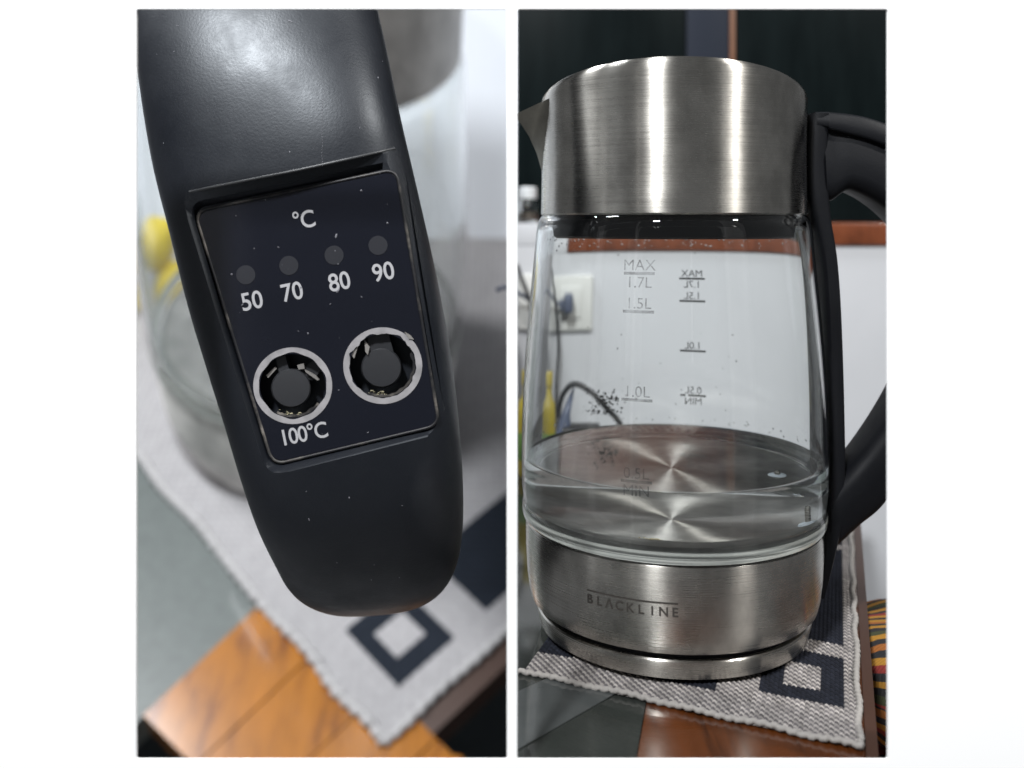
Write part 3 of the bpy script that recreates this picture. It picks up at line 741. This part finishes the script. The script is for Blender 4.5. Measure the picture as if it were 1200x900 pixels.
# control panel plate
pin = rquad([(230, 250), (463, 200), (513, 497), (321, 542)], 15, 8); n = len(pin)
V = [P(p.x, p.y, PDx(p.x, p.y)-.0004) for p in pin]+[P(p.x, p.y, PDx(p.x, p.y)+.0011) for p in pin]
Fc = [tuple(range(n)), tuple(range(2*n-1, n-1, -1))]+[(i, (i+1) % n, n+(i+1) % n, n+i) for i in range(n)]
pan = mesh_obj('control_panel', [MLi@v for v in V], Fc, M_PANEL, klt, False)
boolean(pan, holes)
for o in [cut]+holes: bpy.data.objects.remove(o)
tube('rim_highlight', [MLi@(ML@on_handle(x, y)+Vector((0, .0003, 0))) for x, y in [(222, 225), (250, 219), (300, 209), (350, 199), (400, 188), (440, 179), (462, 174)]], .0007/S, M_RIMLIGHT, hl, 8, 6)  # edge highlight put in as a strip of paler plastic
# worn rim round the panel
rim = [P(p.x, p.y, PDx(p.x, p.y)-.0002) for p in rquad([(228, 248), (464.5, 198), (514.8, 498), (320, 544.5)], 16, 8)]
rim.append(rim[0]); 
rimo = tube('worn_edge', [MLi@p for p in rim], .0007/S, M_EDGE, pan, 8, 1)
def flat(name, px, py, v2, f2, m, parent, ang=-11.0, off=.0006, up=1.0):
    ca, sa = math.cos(math.radians(ang)), math.sin(math.radians(ang)); V = []
    for v in v2:
        x, y = v[0]*(.90 if name == 'lettering' else 1), -v[1]
        X = px+x*ca-y*sa; Y = py+x*sa+y*ca
        V.append(MLi@P(X, Y, PDx(X, Y)-off))
    return mesh_obj(name, V, f2, m, parent, False)
def disc2(r, n=36): return [(r*math.cos(2*math.pi*k/n), r*math.sin(2*math.pi*k/n)) for k in range(n)], [tuple(range(n))]
for lx, ly in ((288, 322), (338.5, 311), (391.5, 299), (443, 287.5)):
    v2, f2 = disc2(11.2); flat('indicator_light', lx, ly, v2, f2, M_LED, pan)
for s_, lx, ly, cap_ in (('50', 297, 362, 20.5), ('70', 344, 351.5, 20.5), ('80', 399.5, 339.5, 20.5), ('90', 451, 328, 20.5)):
    v2, f2 = text2d(s_, cap_, weight=.018); flat('lettering', lx, ly, v2, f2, M_PRINT, pan, -11.5)
def degc(px, py, cap_, pre=''):
    v2, f2 = text2d(pre+'\u00b0C', cap_, weight=.016, space=.92); flat('lettering', px, py, v2, f2, M_PRINT, pan, -11.5)
degc(358, 267, 20); degc(357.5, 517, 18.5, '100')
# two broken push buttons
def ringmesh(name, cx, cy, ro, ri, m, parent, off, jag, n=90, thick=.0006, a0=0, a1=2*math.pi):
    V = []; Fc = []
    for k in range(n+1):
        a = a0+(a1-a0)*k/n
        j = jag(a)
        for rad, dd in ((ro, off), (ri+j, off), (ri+j, off-thick), (ro, off-thick)):
            X = cx+rad*math.cos(a); Y = cy+rad*math.sin(a)*.97; V.append(MLi@P(X, Y, PDx(X, Y)-dd))
    for k in range(n):
        for e in range(4):
            Fc.append((k*4+e, k*4+(e+1) % 4, (k+1)*4+(e+1) % 4, (k+1)*4+e))
    return mesh_obj(name, V, Fc, m, parent, True)
def stud(cx, cy, r, tabs, jagseed):
    """round stud on a broken tab at the bottom of its hole"""
    V = []; m_ = 40; prof = [(r, .4445), (r, .4372), (r*.93, .4363), (r*.5, .4360)]
    for rad, d in prof:
        for k in range(m_):
            a = 2*math.pi*k/m_; V.append(MLi@P(cx+rad*math.cos(a), cy+rad*math.sin(a)*.98, d))
    Fc = [((i*m_+k), (i*m_+(k+1) % m_), ((i+1)*m_+(k+1) % m_), ((i+1)*m_+k)) for i in range(len(prof)-1) for k in range(m_)]
    Fc.append(tuple(range((len(prof)-1)*m_, len(prof)*m_)))
    b_ = mesh_obj('button', V, Fc, M_STUD, pan, True, 40)
    for poly, d0, d1 in tabs:
        Vp = [MLi@P(x, y, d0) for x, y in poly]; dv = (MLi.to_3x3()@Vector((0, d1-d0, 0)))
        prism('broken_tab', Vp, dv, M_STUD, b_)
    return b_
b1 = stud(341, 455, 23.5, [([(323, 420), (334, 416), (339, 434), (328, 441)], .4375, .443), ([(337, 432), (352, 433), (371, 420), (378, 432), (366, 446), (350, 440)], .439, .4435)], 1)
b2 = stud(447, 431, 24, [([(431, 393), (455, 390), (461, 412), (432, 416)], .4368, .443)], 2)
j1 = lambda a: 1.2*math.sin(7*a)*math.sin(3*a)
def j2(a):
    t = (math.degrees(a) % 360); v = .35*math.sin(13*a)+.25*math.sin(29*a)
    for c_, w_, h_ in ((200, 9, 2.6), (222, 7, -2.4), (246, 10, 2.2), (262, 5, -2.2), (298, 11, 3.0), (318, 6, -1.2), (150, 14, 1.0), (20, 8, -1.0)):
        v += h_*max(0, 1-abs(t-c_)/w_)
    return v
ringmesh('button_ring', 343, 452, 46.3, 39.4, M_RING, pan, .0006, j1); ringmesh('button_ring', 448.5, 428.5, 46.3, 39.0, M_RING, pan, .0006, j2)
# bright slivers and grime inside the holes
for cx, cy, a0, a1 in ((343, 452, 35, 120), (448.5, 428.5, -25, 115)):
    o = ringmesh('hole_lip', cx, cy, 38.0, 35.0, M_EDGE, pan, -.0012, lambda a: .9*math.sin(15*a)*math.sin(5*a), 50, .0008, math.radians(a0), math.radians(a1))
for cx, cy, a0, a1, seed in ((343, 452, 72, 125, 3), (448.5, 428.5, 70, 118, 5)):
    V = []; Fc = []; random.seed(seed)
    for k in range(20):
        a = math.radians(random.gauss((a0+a1)/2, (a1-a0)/5)); r = random.uniform(30.5, 36.5); s = random.uniform(.7, 1.6); n0 = len(V); d = .4362
        X, Y = cx+r*math.cos(a), cy+r*math.sin(a)
        for j in range(5): V.append(MLi@P(X+s*1.5*math.cos(j*1.256+seed), Y+s*.8*math.sin(j*1.256+seed), d+.0006))
        V.append(MLi@P(X, Y, d-.0006*s))
        for j in range(5): Fc.append((n0+j, n0+(j+1) % 5, n0+5))
    tag(mesh_obj('grime', V, Fc, M_GRIME, pan), kind='stuff')
# chips of bare bright plastic where the tabs snapped
chips = [([(348, 428), (356, 426), (357, 432), (350, 433)], .4366), ([(357, 433), (370, 440), (374, 445), (372, 446), (358, 436)], .4366), ([(312, 440), (322, 430), (324, 432), (314, 443)], .4366),
         ([(420, 393), (432, 387), (446, 386), (445, 391), (430, 392), (422, 399)], .4340), ([(411, 415), (417, 404), (419, 407), (415, 420)], .4340), ([(427, 398), (433, 407), (431, 416), (428, 412)], .4352), ([(474, 389), (481, 393), (485, 398), (479, 397)], .4326)]
M_CHIP, _, _ = mat('bare_broken_plastic', (.20, .19, .18), .4)
for poly, d in chips:
    prism('plastic_chip', [MLi@P(x, y, d) for x, y in poly], MLi.to_3x3()@Vector((0, .0012, 0)), M_CHIP, pan)
# lint and pale scratches on handle and panel
random.seed(11); V = []; Fc = []
def speck(px, py, d, s, st=1.0, an=0.0):
    n0 = len(V)
    for j in range(5):
        a = j*1.2566; x = s*st*math.cos(a); y = s*math.sin(a)
        V.append(MLi@P(px+x*math.cos(an)-y*math.sin(an), py+x*math.sin(an)+y*math.cos(an), d))
    V.append(MLi@P(px, py, d-.0003))
    for j in range(5): Fc.append((n0+j, n0+(j+1) % 5, n0+5))
for k in range(46):
    px = random.uniform(250, 495); py = random.uniform(220, 525)
    t_ = (py-245)/305
    if not (240+t_*90 < px < 455+t_*48): continue
    if any(math.hypot(px-h[0], py-h[1]) < 50 for h in HC): continue
    speck(px, py, PDx(px, py)-.0006, random.choice([.5, .6, .8, 1.3]), random.choice([1, 1, 2.4]), random.random()*3)
for k in range(60):
    px = random.uniform(180, 500); py = random.uniform(15, 690)
    if 205 < py < 560 and 215+(py-245)*.3 < px < 470+(py-245)*.18: continue
    h_ = on_handle(px, py)
    if h_ is None: continue
    speck(px, py, (ML@h_).y-.0001, random.choice([.4, .5, .6, .9]), random.choice([1, 1, 1.6, 4]), random.choice([1.5, 1.3, .4]))
for k in range(22): 
    py = 118+k*3.6; h_ = on_handle(377.5, py); speck(377.5+.4*math.sin(k), py, (ML@h_).y-.0001, .32, 5.0, 1.57)
tag(mesh_obj('dust_specks', V, Fc, mat('pale_dust', (.16, .16, .18), .9)[0], pan), kind='stuff')

# left table, mat, floor, wall and fruit
lt = empty('dining_table', Matrix.Identity(4), label='blurred table with orange wood planks below the kettle handle', cat='table')
dn = -Ul*.08
def qpoly(name, pts, m, up=0.0, th=.08): return prism(name, [Q(x, y, up) for x, y in pts], -Ul*th, m, lt)
A0, A1 = Vector((168, 838)), Vector((288, 724))
# boards run along the table end, side by side
e0 = [(168, 838), (288, 724)]
stepv = Vector((62, 62))
for k in range(12):
    o0 = stepv*k*.98; o1 = stepv*(k+1)*.98-Vector((1.2, 1.2))
    pts = [(168+o0.x-60, 838+o0.y+57), (330+o0.x, 684+o0.y), (330+o1.x, 684+o1.y), (168+o1.x-60, 838+o1.y+57)]
    if k == 0: pts[0] = (168, 838); pts[3] = (168+o1.x-0, 838+o1.y)
    qpoly('wood_plank', pts, M_WOODL, -.001 if k % 2 else 0)
qpoly('grey_top', [(-150, 1130), (100, 902), (330, 683), (420, 420), (150, 300), (-250, 300), (-300, 700)], M_GREYL, -.004)
qpoly('dark_edge', [(440, 890), (760, 595), (776, 608), (456, 908)], M_WOODD, -.003)
qpoly('wood_plank', [(400, 900), (452, 874), (540, 880), (590, 960), (470, 990)], M_WOODL, -.02)
mlt = empty('placemat', Matrix.Identity(4), label='blurred grey placemat with dark diamond below the kettle handle', cat='placemat')
Cq = Q(450, 872, .006); uq = Q(150, 523, .006)-Cq; vq = Q(606, 728, .006)-Cq
Lu = uq.length*1.9; Lv = vq.length*4.2; uq.normalize(); vq.normalize()
def uv(px, py):
    p = Q(px, py, .006)-Cq; a, b, c = uq.dot(uq), uq.dot(vq), vq.dot(vq); r1, r2 = p.dot(uq), p.dot(vq); dt = a*c-b*b
    return (r1*c-r2*b)/dt, (a*r2-b*r1)/dt
b0 = uv(466, 806); l0 = uv(404, 741); r0 = uv(534, 745)
du = l0[0]-b0[0]; dv_ = r0[1]-b0[1]; u0, v0 = (b0[0]+r0[0])/2, (b0[1]+l0[1])/2
b1_ = uv(566, 716)
rects = [(u0, u0+du, v0, v0+dv_, True), (u0+du*.28, u0+du*.72, v0+dv_*.28, v0+dv_*.72, False),
         (b1_[0], b1_[0]+du*1.1, b1_[1], b1_[1]+dv_*2.4, True), (u0, u0+du, v0+dv_*4, v0+dv_*5, True)]
mat_mesh(mlt, Cq, uq, vq, Ul, Lu, Lv, .015, rects, 3, .004, (.37, .36, .365), (.32, .31, .315), (.010, .013, .019), .25)
rope(mlt, Cq, Cq+uq*Lu, .013, .035, Ul, m=M_HEMB); rope(mlt, Cq, Cq+vq*Lv, .011, .035, Ul, m=M_HEMB)
o = prism('floor', [Q(-600, 1100)-Ul*1.3, Q(1500, 1100)-Ul*1.3, Q(1500, 250)-Ul*1.3, Q(-600, 250)-Ul*1.3], -Ul*.05, M_SLATE); tag(o, 'slate floor below the tilted table', kind='structure')
o = box('wall', (-4.0, 3.78, -.75), (2.4, 3.86, 2.4), M_WALLB, smooth=False); tag(o, 'pale wall behind the kettle seen from above', kind='structure')
for (px, py, r, lab) in ((176, 283, 32, 'upper yellow fruit blurred behind the kettle handle'), (198, 350, 33, 'lower yellow fruit blurred behind the kettle handle')):
    c_ = Q(px, py+10); rr = r/F*c_.y; bm = bmesh.new(); bmesh.ops.create_uvsphere(bm, u_segments=32, v_segments=20, radius=1)
    for v in bm.verts:
        x, y, z = v.co; e = 1+.28*max(0, abs(z)-.8)/.2*.6
        v.co = Vector((x*.92, y*.92, z*1.02*e))*rr
    me = bpy.data.meshes.new('lemon'); bm.to_mesh(me); bm.free()
    if 'upper' in lab: c_ = Q(198, 360)+Ul*.176+Vector((-.080, .04, 0))
    o = link_mesh('yellow_fruit', me, M_YEL); o.matrix_world = Matrix.Translation(c_+Ul*rr*.9)@Matrix.Rotation(.9, 4, 'Y'); tag(o, lab, 'fruit', 'yellow fruits behind the kettle')
